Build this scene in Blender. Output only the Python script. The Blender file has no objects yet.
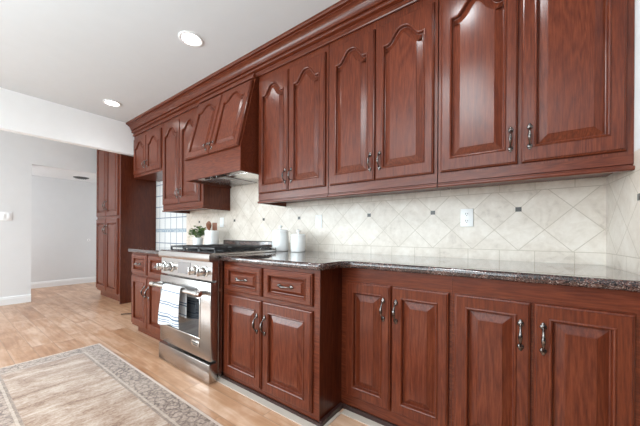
import bpy, bmesh, math, random
from mathutils import Vector, Matrix
random.seed(7)
PI = math.pi
SC = bpy.context.scene
COL = SC.collection

# ---------------------------------------------------------------- camera, world, lights, exposure
# X runs along the cabinet wall, Y goes into that wall (wall face at Y = 0), Z is up
cam_data = bpy.data.cameras.new('camera')
cam_data.sensor_width = 36.0
cam_data.lens = 36.0 * 283.74 / 640.0
cam_data.shift_y = 21.75 / 640.0
cam_data.clip_start = 0.02
cam = bpy.data.objects.new('camera', cam_data)
COL.objects.link(cam)
cam.matrix_world = (Matrix.Translation((0, -2.1909, 1.0717)) @ Matrix.Rotation(0.6328, 4, 'Z')
                    @ Matrix.Rotation(PI / 2, 4, 'X') @ Matrix.Rotation(0.006, 4, 'Z'))
SC.camera = cam

SC.view_settings.view_transform = 'Standard'
SC.view_settings.look = 'None'
SC.view_settings.gamma = 1.0
SC.view_settings.use_curve_mapping = False
SC.view_settings.exposure = 0.38

world = bpy.data.worlds.new('world')
SC.world = world
world.use_nodes = True
world.node_tree.nodes['Background'].inputs[0].default_value = (0.95, 0.97, 1.0, 1)
world.node_tree.nodes['Background'].inputs[1].default_value = 0.12


def area(name, loc, target, sx, sy, power, color=(1, 1, 1)):
    d = bpy.data.lights.new(name, 'AREA')
    d.shape = 'RECTANGLE'
    d.size, d.size_y = sx, sy
    d.energy = power
    d.color = color
    o = bpy.data.objects.new(name, d)
    COL.objects.link(o)
    o.location = loc
    v = Vector(target) - Vector(loc)
    o.rotation_euler = v.to_track_quat('-Z', 'Y').to_euler()
    return o


# daylight assumed to enter by unseen windows behind the camera; no windows built
area('assumed_daylight_back', (-1.9, -5.3, 1.55), (-1.7, 0, 1.45), 3.8, 1.7, 70, (0.83, 0.95, 1.0))
area('assumed_daylight_dining', (-4.9, -5.3, 1.5), (-3.9, 0, 1.5), 2.2, 2.0, 105, (0.83, 0.95, 1.0))
area('assumed_daylight_side', (-6.1, -4.95, 1.5), (-1.0, -2.2, 1.4), 1.0, 1.8, 38, (0.83, 0.95, 1.0))
area('hall_fill', (-7.0, -3.2, 1.4), (-7.1, 0, 1.2), 0.8, 1.4, 38, (0.92, 0.97, 1.0))  # unseen lamp added to brighten the hall
# unseen fill lamps added to light the ceiling, standing in for bounced flash
area('ceiling_fill', (-1.0, -3.5, 1.75), (-1.0, -4.0, 2.7), 2.2, 0.7, 95, (0.80, 0.94, 1.0))
area('ceiling_fill_front', (-1.6, -3.0, 1.10), (-1.7, -2.6, 2.7), 1.4, 0.9, 34, (0.78, 0.94, 1.0))
# unseen spot lamps without fixtures, added for highlights above and behind the camera
for cx_, cy_ in ((-0.38, -0.88), (-2.34, -2.7), (-0.38, -2.7), (-4.30, -2.7)):
    sd = bpy.data.lights.new('added_spot', 'SPOT')
    sd.energy = 16
    sd.spot_size = 2.6
    sd.spot_blend = 0.8
    sd.shadow_soft_size = 0.07
    sd.color = (0.93, 0.97, 1.0)
    so = bpy.data.objects.new('added_spot', sd)
    COL.objects.link(so)
    so.location = (cx_, cy_, 2.72)

# ---------------------------------------------------------------- node helpers


def new_mat(name):
    m = bpy.data.materials.new(name)
    m.use_nodes = True
    nt = m.node_tree
    b = nt.nodes['Principled BSDF']
    return m, nt, b


def nd(nt, kind, **kw):
    n = nt.nodes.new(kind)
    for k, v in kw.items():
        setattr(n, k, v)
    return n


def mth(nt, op, a, b=None, c=None):
    n = nt.nodes.new('ShaderNodeMath')
    n.operation = op
    for i, v in enumerate((a, b, c)):
        if v is None:
            continue
        if isinstance(v, (int, float)):
            n.inputs[i].default_value = v
        else:
            nt.links.new(v, n.inputs[i])
    return n.outputs[0]


def obj_xyz(nt):
    tc = nd(nt, 'ShaderNodeTexCoord')
    sp = nd(nt, 'ShaderNodeSeparateXYZ')
    nt.links.new(tc.outputs['Object'], sp.inputs[0])
    return tc.outputs['Object'], sp.outputs[0], sp.outputs[1], sp.outputs[2]


def mapping(nt, vec, scale, loc=(0, 0, 0), rot=(0, 0, 0)):
    m = nd(nt, 'ShaderNodeMapping')
    nt.links.new(vec, m.inputs[0])
    m.inputs['Scale'].default_value = scale
    m.inputs['Location'].default_value = loc
    m.inputs['Rotation'].default_value = rot
    return m.outputs[0]


def noise(nt, vec, scale, detail=4, rough=0.55, dist=0.0):
    n = nd(nt, 'ShaderNodeTexNoise')
    nt.links.new(vec, n.inputs['Vector'])
    n.inputs['Scale'].default_value = scale
    n.inputs['Detail'].default_value = detail
    n.inputs['Roughness'].default_value = rough
    n.inputs['Distortion'].default_value = dist
    return n.outputs['Fac']


def ramp(nt, fac, stops):
    r = nd(nt, 'ShaderNodeValToRGB')
    nt.links.new(fac, r.inputs[0])
    els = r.color_ramp.elements
    while len(els) < len(stops):
        els.new(0.5)
    for e, (p, c) in zip(els, stops):
        e.position = p
        e.color = (*c, 1) if len(c) == 3 else c
    return r.outputs[0]


def mix(nt, fac, a, b, mode='MIX'):
    m = nd(nt, 'ShaderNodeMix', data_type='RGBA', blend_type=mode)
    for i, v in ((0, fac), (6, a), (7, b)):
        if isinstance(v, (int, float)):
            m.inputs[i].default_value = v
        elif isinstance(v, tuple):
            m.inputs[i].default_value = (*v, 1) if len(v) == 3 else v
        else:
            nt.links.new(v, m.inputs[i])
    return m.outputs[2]


def bump(nt, b, h, strength=0.2, dist=0.002):
    n = nd(nt, 'ShaderNodeBump')
    n.inputs['Strength'].default_value = strength
    n.inputs['Distance'].default_value = dist
    nt.links.new(h, n.inputs['Height'])
    nt.links.new(n.outputs[0], b.inputs['Normal'])


def plain(name, col, rough=0.5, metal=0.0, coat=0.0, emit=None, trans=0.0):
    m, nt, b = new_mat(name)
    b.inputs['Base Color'].default_value = (*col, 1)
    b.inputs['Roughness'].default_value = rough
    b.inputs['Metallic'].default_value = metal
    b.inputs['Coat Weight'].default_value = coat
    b.inputs['Transmission Weight'].default_value = trans
    if emit:
        b.inputs['Emission Color'].default_value = (*emit[0], 1)
        b.inputs['Emission Strength'].default_value = emit[1]
    # a slight procedural mottling so no surface is perfectly uniform
    if not emit and not trans:
        v, x, y, z = obj_xyz(nt)
        f = noise(nt, v, 9.0, 3)
        c = ramp(nt, f, [(0.3, tuple(k * 0.99 for k in col)), (0.7, tuple(min(1, k * 1.008) for k in col))])
        nt.links.new(c, b.inputs['Base Color'])
    return m


def wood(name, stretch, tint=1.0):
    m, nt, b = new_mat(name)
    v, x, y, z = obj_xyz(nt)
    oi = nd(nt, 'ShaderNodeObjectInfo')
    cmb = nd(nt, 'ShaderNodeCombineXYZ')
    off = mth(nt, 'MULTIPLY', oi.outputs['Random'], 13.0)
    for i in range(3):
        nt.links.new(off, cmb.inputs[i])
    add = nd(nt, 'ShaderNodeVectorMath')
    add.operation = 'ADD'
    nt.links.new(v, add.inputs[0])
    nt.links.new(cmb.outputs[0], add.inputs[1])
    vv = add.outputs[0]
    warp = mapping(nt, vv, stretch)
    big = noise(nt, warp, 1.0, 3, 0.5, 0.7)
    rings = mth(nt, 'FRACT', mth(nt, 'MULTIPLY', big, 16.0))
    tri = mth(nt, 'ABSOLUTE', mth(nt, 'SUBTRACT', rings, 0.5))
    fine = noise(nt, mapping(nt, vv, (stretch[0] * 22, stretch[1] * 22, stretch[2] * 22)), 1.0, 4, 0.65)
    g = mth(nt, 'ADD', mth(nt, 'MULTIPLY', tri, 0.38), mth(nt, 'MULTIPLY', fine, 0.85))
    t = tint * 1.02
    col = ramp(nt, g, [(0.27, (0.060 * t, 0.0110 * t, 0.0048 * t)),
                       (0.50, (0.108 * t, 0.0212 * t, 0.0082 * t)),
                       (0.76, (0.165 * t, 0.0385 * t, 0.0145 * t))])
    blot = noise(nt, vv, 3.0, 2)
    col = mix(nt, mth(nt, 'MULTIPLY', blot, 0.35), col, (0.070 * t, 0.0125 * t, 0.0053 * t))
    nt.links.new(col, b.inputs['Base Color'])
    b.inputs['Roughness'].default_value = 0.45
    b.inputs['Specular IOR Level'].default_value = 0.05
    b.inputs['Coat Weight'].default_value = 0.65
    b.inputs['Coat Roughness'].default_value = 0.21
    bump(nt, b, fine, 0.06, 0.001)
    return m


M = {}
M['wood'] = wood('cherry_wood_upright_grain', (7.0, 7.0, 0.55))
M['wood_h'] = wood('cherry_wood_level_grain', (0.55, 7.0, 7.0))
M['wood_shaded'] = wood('cherry_wood_shaded_side', (7.0, 7.0, 0.55), 0.7)  # same cherry wood darkened: shade on the side faces put into the colour
M['white_wall'] = plain('white_wall_paint', (0.76, 0.76, 0.765), 0.75)
M['header'] = plain('header_paint_lightened', (0.94, 0.945, 0.95), 0.7)  # header colour lightened to make up for light that does not reach it
M['grey_wall'] = plain('pale_grey_wall_paint', (0.72, 0.725, 0.73), 0.75)
M['ceiling'] = plain('ceiling_paint', (0.67, 0.695, 0.715), 0.85)
M['trim'] = plain('white_trim_paint', (0.84, 0.84, 0.84), 0.4)
M['plastic'] = plain('white_plastic', (0.93, 0.93, 0.93), 0.3)
M['slot'] = plain('dark_slot', (0.03, 0.03, 0.03), 0.5)
M['ceramic'] = plain('white_ceramic', (0.88, 0.88, 0.87), 0.12, coat=0.4)
M['iron'] = plain('black_cast_iron', (0.018, 0.018, 0.02), 0.45)
M['black'] = plain('black_enamel', (0.02, 0.02, 0.022), 0.25)
M['chrome'] = plain('polished_steel', (0.78, 0.77, 0.75), 0.2, 1.0)
M['leaf'] = plain('green_leaf', (0.075, 0.17, 0.035), 0.45)
M['leaf2'] = plain('pale_leaf', (0.24, 0.33, 0.10), 0.45)
M['spoon'] = plain('brown_utensil_wood', (0.24, 0.085, 0.04), 0.5)
M['accent'] = plain('dark_accent_tile', (0.045, 0.038, 0.034), 0.3)
M['strip'] = plain('pale_floor_strip', (0.50, 0.43, 0.37), 0.5)
M['shoe'] = plain('dark_shoe_moulding', (0.035, 0.014, 0.012), 0.4)
M['lamp'] = plain('lamp_diffuser', (1, 1, 1), 0.5, emit=((1.0, 0.98, 0.95), 9.0))
M['display'] = plain('control_display', (0.33, 0.31, 0.31), 0.18, 0.6)
M['vent'] = plain('dark_vent_grille', (0.10, 0.10, 0.10), 0.5)
M['soil'] = plain('potting_soil', (0.05, 0.03, 0.02), 0.9)


def pull_mat():
    m, nt, b = new_mat('antiqued_pewter')
    v, x, y, z = obj_xyz(nt)
    f = noise(nt, v, 60.0, 3)
    c = ramp(nt, f, [(0.35, (0.07, 0.058, 0.054)), (0.65, (0.28, 0.25, 0.235))])
    nt.links.new(c, b.inputs['Base Color'])
    b.inputs['Metallic'].default_value = 1.0
    b.inputs['Roughness'].default_value = 0.22
    return m


M['pull'] = pull_mat()


def steel():
    m, nt, b = new_mat('brushed_stainless_steel')
    v, x, y, z = obj_xyz(nt)
    f = noise(nt, mapping(nt, v, (3, 3, 260)), 1.0, 3, 0.6)
    c = ramp(nt, f, [(0.3, (0.42, 0.395, 0.38)), (0.7, (0.52, 0.495, 0.48))])
    nt.links.new(c, b.inputs['Base Color'])
    b.inputs['Metallic'].default_value = 1.0
    b.inputs['Roughness'].default_value = 0.22
    bump(nt, b, f, 0.05, 0.0006)
    return m


M['steel'] = steel()


def granite():
    m, nt, b = new_mat('brown_burgundy_granite')
    v, x, y, z = obj_xyz(nt)
    vo = nd(nt, 'ShaderNodeTexVoronoi')
    vo.inputs['Scale'].default_value = 270
    vw = nd(nt, 'ShaderNodeVectorMath')
    vw.operation = 'ADD'
    nz = nd(nt, 'ShaderNodeTexNoise')
    nz.inputs['Scale'].default_value = 40
    nt.links.new(v, nz.inputs['Vector'])
    sc = nd(nt, 'ShaderNodeVectorMath')
    sc.operation = 'SCALE'
    sc.inputs['Scale'].default_value = 0.02
    nt.links.new(nz.outputs['Color'], sc.inputs[0])
    nt.links.new(v, vw.inputs[0])
    nt.links.new(sc.outputs[0], vw.inputs[1])
    nt.links.new(vw.outputs[0], vo.inputs['Vector'])
    hs = nd(nt, 'ShaderNodeSeparateColor')
    nt.links.new(vo.outputs['Color'], hs.inputs[0])
    c1 = ramp(nt, hs.outputs[0], [(0.0, (0.010, 0.008, 0.008)), (0.36, (0.020, 0.015, 0.017)), (0.40, (0.060, 0.026, 0.022)),
                                  (0.64, (0.105, 0.050, 0.040)), (0.82, (0.14, 0.08, 0.068)), (0.92, (0.22, 0.16, 0.145)), (1.0, (0.27, 0.22, 0.20))])
    big = noise(nt, v, 16, 5, 0.6)
    c2 = mix(nt, ramp(nt, big, [(0.42, (0, 0, 0)), (0.62, (0.8, 0.8, 0.8))]), c1, (0.018, 0.013, 0.013))
    nt.links.new(c2, b.inputs['Base Color'])
    b.inputs['Roughness'].default_value = 0.03
    b.inputs['Coat Weight'].default_value = 0.5
    b.inputs['Coat Roughness'].default_value = 0.02
    return m


M['granite'] = granite()


def travertine(nt, v, tileid=None):
    n1 = noise(nt, v, 5.5, 6, 0.62, 1.2)
    n2 = noise(nt, v, 28.0, 4, 0.6, 0.6)
    f = mth(nt, 'ADD', mth(nt, 'MULTIPLY', n1, 0.65), mth(nt, 'MULTIPLY', n2, 0.35))
    if tileid is not None:
        f = mth(nt, 'ADD', f, mth(nt, 'MULTIPLY', mth(nt, 'SUBTRACT', tileid, 0.5), 0.10))
    return ramp(nt, f, [(0.30, (0.47, 0.395, 0.335)), (0.42, (0.62, 0.54, 0.465)), (0.55, (0.69, 0.615, 0.54)), (0.70, (0.76, 0.695, 0.63))])


def tile_diag(name, axis, origin):
    """Travertine tiles set on the diagonal between two straight border rows; axis = 0 for a wall along X, 1 for one along Y."""
    m, nt, b = new_mat(name)
    v, x, y, z = obj_xyz(nt)
    u = x if axis == 0 else y
    d = 0.26
    uu = mth(nt, 'SUBTRACT', u, origin)
    zz = mth(nt, 'SUBTRACT', z, 0.98)
    p = mth(nt, 'DIVIDE', mth(nt, 'ADD', uu, zz), d)
    q = mth(nt, 'DIVIDE', mth(nt, 'SUBTRACT', uu, zz), d)
    side = d / math.sqrt(2)

    def gd(t, w):   # distance to the nearest whole number, in metres
        fr = mth(nt, 'FRACT', mth(nt, 'ADD', t, 40.0))
        return mth(nt, 'MULTIPLY', mth(nt, 'MINIMUM', fr, mth(nt, 'SUBTRACT', 1.0, fr)), w)
    dd = mth(nt, 'MINIMUM', gd(p, side), gd(q, side))
    bx = gd(mth(nt, 'DIVIDE', mth(nt, 'SUBTRACT', u, 0.217 if axis == 0 else -0.10), 0.184), 0.184)
    HB = mth(nt, 'GREATER_THAN', z, 1.355)
    zt_ = 1.355
    if axis == 0:   # the diagonal field runs on up behind the range hood
        beh = mth(nt, 'MULTIPLY', mth(nt, 'GREATER_THAN', x, -2.99), mth(nt, 'LESS_THAN', x, -2.066))
        HB = mth(nt, 'MULTIPLY', HB, mth(nt, 'SUBTRACT', 1.0, beh))
        zt_ = mth(nt, 'ADD', 1.355, mth(nt, 'MULTIPLY', beh, 5.0))
    inb = mth(nt, 'MAXIMUM', mth(nt, 'LESS_THAN', z, 0.98), HB)
    bz = mth(nt, 'MINIMUM', mth(nt, 'ABSOLUTE', mth(nt, 'SUBTRACT', z, 0.98)), mth(nt, 'ABSOLUTE', mth(nt, 'SUBTRACT', z, zt_)))
    din = mth(nt, 'ADD', mth(nt, 'MULTIPLY', bx, inb), mth(nt, 'MULTIPLY', dd, mth(nt, 'SUBTRACT', 1.0, inb)))
    dist = mth(nt, 'MINIMUM', din, bz)
    grout = mth(nt, 'LESS_THAN', dist, 0.0020)
    wn = nd(nt, 'ShaderNodeTexWhiteNoise', noise_dimensions='2D')
    cb = nd(nt, 'ShaderNodeCombineXYZ')
    nt.links.new(mth(nt, 'FLOOR', p), cb.inputs[0])
    nt.links.new(mth(nt, 'FLOOR', q), cb.inputs[1])
    nt.links.new(cb.outputs[0], wn.inputs['Vector'])
    col = travertine(nt, v, wn.outputs['Value'])
    col = mix(nt, grout, col, (0.48, 0.41, 0.33))
    nt.links.new(col, b.inputs['Base Color'])
    b.inputs['Roughness'].default_value = 0.32
    bump(nt, b, mth(nt, 'SUBTRACT', 1.0, grout), 0.35, 0.0015)
    return m


def tile_white():
    m, nt, b = new_mat('white_square_tile_blue_band')
    v, x, y, z = obj_xyz(nt)

    def gd(t, o, w):
        fr = mth(nt, 'FRACT', mth(nt, 'ADD', mth(nt, 'DIVIDE', mth(nt, 'SUBTRACT', t, o), w), 40.0))
        return mth(nt, 'MULTIPLY', mth(nt, 'MINIMUM', fr, mth(nt, 'SUBTRACT', 1.0, fr)), w)
    up = mth(nt, 'GREATER_THAN', z, 1.12)
    dz = mth(nt, 'ADD', mth(nt, 'MULTIPLY', up, gd(z, 1.145, 0.18)), mth(nt, 'MULTIPLY', mth(nt, 'SUBTRACT', 1.0, up), gd(z, 0.925, 0.18)))
    g = mth(nt, 'LESS_THAN', mth(nt, 'MINIMUM', gd(x, -4.316, 0.18), dz), 0.0065)
    band = mth(nt, 'LESS_THAN', mth(nt, 'ABSOLUTE', mth(nt, 'SUBTRACT', z, 1.124)), 0.022)
    nn = noise(nt, v, 30, 3)
    bc = ramp(nt, nn, [(0.4, (0.30, 0.38, 0.46)), (0.6, (0.52, 0.58, 0.62))])
    col = mix(nt, g, (0.73, 0.74, 0.74), (0.20, 0.25, 0.33))
    col = mix(nt, band, col, bc)
    nt.links.new(col, b.inputs['Base Color'])
    b.inputs['Roughness'].default_value = 0.25
    return m


def floor_mat():
    m, nt, b = new_mat('tan_oak_plank_floor')
    v, x, y, z = obj_xyz(nt)
    w, L = 0.151, 1.22
    row = mth(nt, 'FLOOR', mth(nt, 'DIVIDE', mth(nt, 'ADD', y, 1.64), w))
    fy = mth(nt, 'FRACT', mth(nt, 'ADD', mth(nt, 'DIVIDE', mth(nt, 'ADD', y, 1.64), w), 80.0))
    wn = nd(nt, 'ShaderNodeTexWhiteNoise', noise_dimensions='1D')
    nt.links.new(row, wn.inputs['W'])
    xs = mth(nt, 'ADD', mth(nt, 'DIVIDE', x, L), mth(nt, 'MULTIPLY', wn.outputs['Value'], 7.0))
    fx = mth(nt, 'FRACT', mth(nt, 'ADD', xs, 80.0))
    wn2 = nd(nt, 'ShaderNodeTexWhiteNoise', noise_dimensions='2D')
    cb = nd(nt, 'ShaderNodeCombineXYZ')
    nt.links.new(row, cb.inputs[0])
    nt.links.new(mth(nt, 'FLOOR', xs), cb.inputs[1])
    nt.links.new(cb.outputs[0], wn2.inputs['Vector'])
    ey = mth(nt, 'MULTIPLY', mth(nt, 'MINIMUM', fy, mth(nt, 'SUBTRACT', 1.0, fy)), w)
    ex = mth(nt, 'MULTIPLY', mth(nt, 'MINIMUM', fx, mth(nt, 'SUBTRACT', 1.0, fx)), L)
    gap = mth(nt, 'LESS_THAN', mth(nt, 'MINIMUM', ey, ex), 0.0017)
    ofs = nd(nt, 'ShaderNodeVectorMath')
    ofs.operation = 'ADD'
    sc2 = nd(nt, 'ShaderNodeVectorMath')
    sc2.operation = 'SCALE'
    sc2.inputs['Scale'].default_value = 9.0
    nt.links.new(wn2.outputs['Color'], sc2.inputs[0])
    nt.links.new(v, ofs.inputs[0])
    nt.links.new(sc2.outputs[0], ofs.inputs[1])
    gr = noise(nt, mapping(nt, ofs.outputs[0], (1.6, 22, 1)), 1.0, 5, 0.6, 0.8)
    bl = noise(nt, mapping(nt, ofs.outputs[0], (1.0, 2.4, 1)), 3.0, 4, 0.6, 0.5)
    f = mth(nt, 'ADD', mth(nt, 'MULTIPLY', gr, 0.38), mth(nt, 'MULTIPLY', bl, 0.50))
    f = mth(nt, 'ADD', f, mth(nt, 'MULTIPLY', wn2.outputs['Value'], 0.12))
    col = ramp(nt, f, [(0.36, (0.33, 0.158, 0.078)), (0.5, (0.475, 0.268, 0.158)), (0.66, (0.64, 0.44, 0.32))])
    col = mix(nt, gap, col, (0.30, 0.19, 0.125))
    nt.links.new(col, b.inputs['Base Color'])
    b.inputs['Roughness'].default_value = 0.30
    bump(nt, b, mth(nt, 'SUBTRACT', 1.0, gap), 0.2, 0.001)
    return m


RUG = (-3.34, -0.55, -2.06, -1.235)     # x0, x1, y0, y1


def rug_mat():
    m, nt, b = new_mat('faded_woven_rug')
    v, x, y, z = obj_xyz(nt)
    x0, x1, y0, y1 = RUG
    ex = mth(nt, 'MINIMUM', mth(nt, 'SUBTRACT', x, x0), mth(nt, 'SUBTRACT', x1, x))
    ey = mth(nt, 'MINIMUM', mth(nt, 'SUBTRACT', y, y0), mth(nt, 'SUBTRACT', y1, y))
    e = mth(nt, 'MINIMUM', ex, ey)
    # field: worn beige with brown drifts across the runner
    n1 = noise(nt, mapping(nt, v, (4.0, 1.5, 1)), 2.2, 6, 0.66, 0.6)
    n2 = noise(nt, mapping(nt, v, (60, 18, 1)), 1.0, 3, 0.7)
    n3 = noise(nt, v, 75, 4, 0.8)
    f = mth(nt, 'ADD', mth(nt, 'MULTIPLY', n1, 0.54), mth(nt, 'ADD', mth(nt, 'MULTIPLY', n2, 0.24), mth(nt, 'MULTIPLY', n3, 0.26)))
    field = ramp(nt, f, [(0.41, (0.150, 0.076, 0.044)), (0.48, (0.29, 0.178, 0.118)), (0.54, (0.40, 0.285, 0.215)), (0.63, (0.54, 0.43, 0.355))])
    # border: brown scrolling vine on cream
    vo = nd(nt, 'ShaderNodeTexVoronoi', feature='DISTANCE_TO_EDGE')
    wv = nd(nt, 'ShaderNodeVectorMath')
    wv.operation = 'ADD'
    nz = nd(nt, 'ShaderNodeTexNoise')
    nz.inputs['Scale'].default_value = 22
    nt.links.new(v, nz.inputs['Vector'])
    sc = nd(nt, 'ShaderNodeVectorMath')
    sc.operation = 'SCALE'
    sc.inputs['Scale'].default_value = 0.05
    nt.links.new(nz.outputs['Color'], sc.inputs[0])
    nt.links.new(v, wv.inputs[0])
    nt.links.new(sc.outputs[0], wv.inputs[1])
    nt.links.new(wv.outputs[0], vo.inputs['Vector'])
    vo.inputs['Scale'].default_value = 21
    vd = ramp(nt, vo.outputs['Distance'], [(0.05, (1, 1, 1)), (0.16, (0, 0, 0))])
    sp = ramp(nt, n3, [(0.42, (0, 0, 0)), (0.58, (1, 1, 1))])
    pat = mix(nt, 0.5, vd, sp)
    wear = noise(nt, v, 3.0, 3)
    pat = mth(nt, 'MULTIPLY', pat, mth(nt, 'ADD', 0.35, mth(nt, 'MULTIPLY', wear, 1.1)))
    border = mix(nt, pat, (0.46, 0.345, 0.275), (0.075, 0.040, 0.030))
    edgecol = ramp(nt, n3, [(0.3, (0.50, 0.39, 0.32)), (0.7, (0.66, 0.54, 0.46))])
    col = mix(nt, mth(nt, 'LESS_THAN', e, 0.172), field, border)
    ln = mth(nt, 'LESS_THAN', mth(nt, 'ABSOLUTE', mth(nt, 'SUBTRACT', e, 0.165)), 0.006)
    col = mix(nt, mth(nt, 'MULTIPLY', ln, 0.65), col, (0.24, 0.17, 0.13))
    ln2 = mth(nt, 'LESS_THAN', mth(nt, 'ABSOLUTE', mth(nt, 'SUBTRACT', e, 0.150)), 0.007)
    col = mix(nt, mth(nt, 'MULTIPLY', ln2, 0.6), col, (0.52, 0.42, 0.34))
    col = mix(nt, mth(nt, 'LESS_THAN', e, 0.017), col, edgecol)
    nt.links.new(col, b.inputs['Base Color'])
    b.inputs['Roughness'].default_value = 0.95
    b.inputs['Sheen Weight'].default_value = 0.2
    bump(nt, b, n3, 0.5, 0.004)
    return m


def towel_mat(zs):
    m, nt, b = new_mat('white_linen_blue_stripes')
    v, x, y, z = obj_xyz(nt)
    tot = None
    for zc, hw in zs:
        s = mth(nt, 'LESS_THAN', mth(nt, 'ABSOLUTE', mth(nt, 'SUBTRACT', z, zc)), hw)
        tot = s if tot is None else mth(nt, 'MAXIMUM', tot, s)
    wv = noise(nt, v, 220, 2)
    base = ramp(nt, wv, [(0.3, (0.66, 0.67, 0.69)), (0.7, (0.74, 0.745, 0.76))])
    col = mix(nt, mth(nt, 'MULTIPLY', tot, 0.95), base, (0.07, 0.115, 0.20))
    nt.links.new(col, b.inputs['Base Color'])
    b.inputs['Roughness'].default_value = 0.9
    return m


def glass_dark():
    m, nt, b = new_mat('dark_oven_glass')
    v, x, y, z = obj_xyz(nt)
    f = noise(nt, v, 6, 2)
    nt.links.new(ramp(nt, f, [(0.3, (0.020, 0.022, 0.026)), (0.7, (0.035, 0.042, 0.05))]), b.inputs['Base Color'])
    b.inputs['Roughness'].default_value = 0.06
    b.inputs['IOR'].default_value = 1.9
    return m


M['tile'] = tile_diag('diagonal_travertine_tile', 0, -0.05)
M['tile_r'] = tile_diag('diagonal_travertine_tile_side', 1, -0.422)
M['tile_w'] = tile_white()
M['floor'] = floor_mat()
M['rug'] = rug_mat()
M['glass'] = glass_dark()

# ---------------------------------------------------------------- mesh helpers


class MB:
    """Collects shapes in world coordinates, then links them as one mesh object."""

    def __init__(self):
        self.v, self.f, self.m = [], [], []

    def add(self, vs, fs, mi=0):
        o = len(self.v)
        self.v += [Vector(p) for p in vs]
        self.f += [tuple(i + o for i in f) for f in fs]
        self.m += [mi] * len(fs)
        return self

    def box(self, x0, x1, y0, y1, z0, z1, mi=0, bev=0.0):
        if bev <= 0:
            vs = [(x, y, z) for z in (z0, z1) for y in (y0, y1) for x in (x0, x1)]
            fs = [(0, 2, 3, 1), (4, 5, 7, 6), (0, 1, 5, 4), (2, 6, 7, 3), (0, 4, 6, 2), (1, 3, 7, 5)]
            return self.add(vs, fs, mi)
        bm = bmesh.new()
        bmesh.ops.create_cube(bm, size=1.0)
        for p in bm.verts:
            p.co = Vector(((x0 + x1) / 2 + p.co.x * (x1 - x0), (y0 + y1) / 2 + p.co.y * (y1 - y0), (z0 + z1) / 2 + p.co.z * (z1 - z0)))
        bmesh.ops.bevel(bm, geom=bm.edges[:], offset=bev, segments=2, profile=0.5, affect='EDGES')
        bm.verts.index_update()
        self.add([p.co.copy() for p in bm.verts], [tuple(q.index for q in f.verts) for f in bm.faces], mi)
        bm.free()
        return self

    def prism_x(self, prof, x0, x1, mi=0, caps=True):
        """Closed (y, z) outline swept from x0 to x1."""
        n = len(prof)
        vs = [(x0, y, z) for y, z in prof] + [(x1, y, z) for y, z in prof]
        fs = [(i, (i + 1) % n, n + (i + 1) % n, n + i) for i in range(n)]
        if caps:
            fs += [tuple(range(n - 1, -1, -1)), tuple(range(n, 2 * n))]
        return self.add(vs, fs, mi)

    def lathe(self, prof, c=(0, 0, 0), n=28, mi=0, axis='Z', cap=True):
        """(radius, height) outline turned about an axis through c."""
        vs, fs = [], []
        for r, h in prof:
            for k in range(n):
                a = 2 * PI * k / n
                p = (r * math.cos(a), r * math.sin(a), h)
                if axis == 'Y':
                    p = (p[0], -p[2], p[1])
                elif axis == 'X':
                    p = (p[2], p[0], p[1])
                vs.append((c[0] + p[0], c[1] + p[1], c[2] + p[2]))
        for i in range(len(prof) - 1):
            for k in range(n):
                fs.append((i * n + k, i * n + (k + 1) % n, (i + 1) * n + (k + 1) % n, (i + 1) * n + k))
        if cap:
            fs.append(tuple(range(n - 1, -1, -1)))
            m = (len(prof) - 1) * n
            fs.append(tuple(range(m, m + n)))
        return self.add(vs, fs, mi)

    def tube(self, pts, rad, n=10, mi=0):
        """Round bar through points; rad is a number or one per point."""
        pts = [Vector(p) for p in pts]
        rs = rad if isinstance(rad, (list, tuple)) else [rad] * len(pts)
        vs, fs = [], []
        up = None
        for i, p in enumerate(pts):
            t = (pts[min(i + 1, len(pts) - 1)] - pts[max(i - 1, 0)]).normalized()
            if up is None:
                up = t.orthogonal().normalized()
            up = (up - t * up.dot(t)).normalized()
            w = t.cross(up)
            for k in range(n):
                a = 2 * PI * k / n
                vs.append(p + (up * math.cos(a) + w * math.sin(a)) * rs[i])
        for i in range(len(pts) - 1):
            for k in range(n):
                fs.append((i * n + k, i * n + (k + 1) % n, (i + 1) * n + (k + 1) % n, (i + 1) * n + k))
        fs.append(tuple(range(n - 1, -1, -1)))
        m = (len(pts) - 1) * n
        fs.append(tuple(range(m, m + n)))
        return self.add(vs, fs, mi)

    def blob(self, c, r, n=12, mi=0):
        prof = [(max(1e-4, math.sin(PI * i / 8)), -math.cos(PI * i / 8)) for i in range(9)]
        k0 = len(self.v)
        self.lathe(prof, (0, 0, 0), n, mi)
        for i in range(k0, len(self.v)):
            p = self.v[i]
            self.v[i] = Vector((c[0] + p.x * r[0], c[1] + p.y * r[1], c[2] + p.z * r[2]))
        return self

    def xform(self, mat):
        self.v = [mat @ p for p in self.v]
        return self

    def build(self, name, mats, parent=None, smooth=35, kind=None):
        me = bpy.data.meshes.new(name)
        base = Vector((0, 0, 0))
        q = parent
        while q is not None:
            base += q.location
            q = q.parent
        me.from_pydata([p - base for p in self.v], [], self.f)
        mats = mats if isinstance(mats, (list, tuple)) else [mats]
        for mm in mats:
            me.materials.append(mm)
        me.polygons.foreach_set('material_index', self.m)
        bm = bmesh.new()
        bm.from_mesh(me)
        bmesh.ops.recalc_face_normals(bm, faces=bm.faces[:])
        bm.to_mesh(me)
        bm.free()
        if smooth:
            me.polygons.foreach_set('use_smooth', [True] * len(me.polygons))
            me.set_sharp_from_angle(angle=math.radians(smooth))
        me.update()
        o = bpy.data.objects.new(name, me)
        COL.objects.link(o)
        if parent is not None:
            o.parent = parent
        if kind:
            o['kind'] = kind
        return o


def tag(o, label, cat, group=None):
    o['label'] = label
    o['category'] = cat
    if group:
        o['group'] = group
    return o


def thing(name, label, cat, loc, group=None):
    o = bpy.data.objects.new(name, None)
    o.empty_display_size = 0.05
    COL.objects.link(o)
    o.location = loc
    return tag(o, label, cat, group)


def struct(name, mb, mats, smooth=35):
    return mb.build(name, mats, None, smooth, 'structure')


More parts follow.
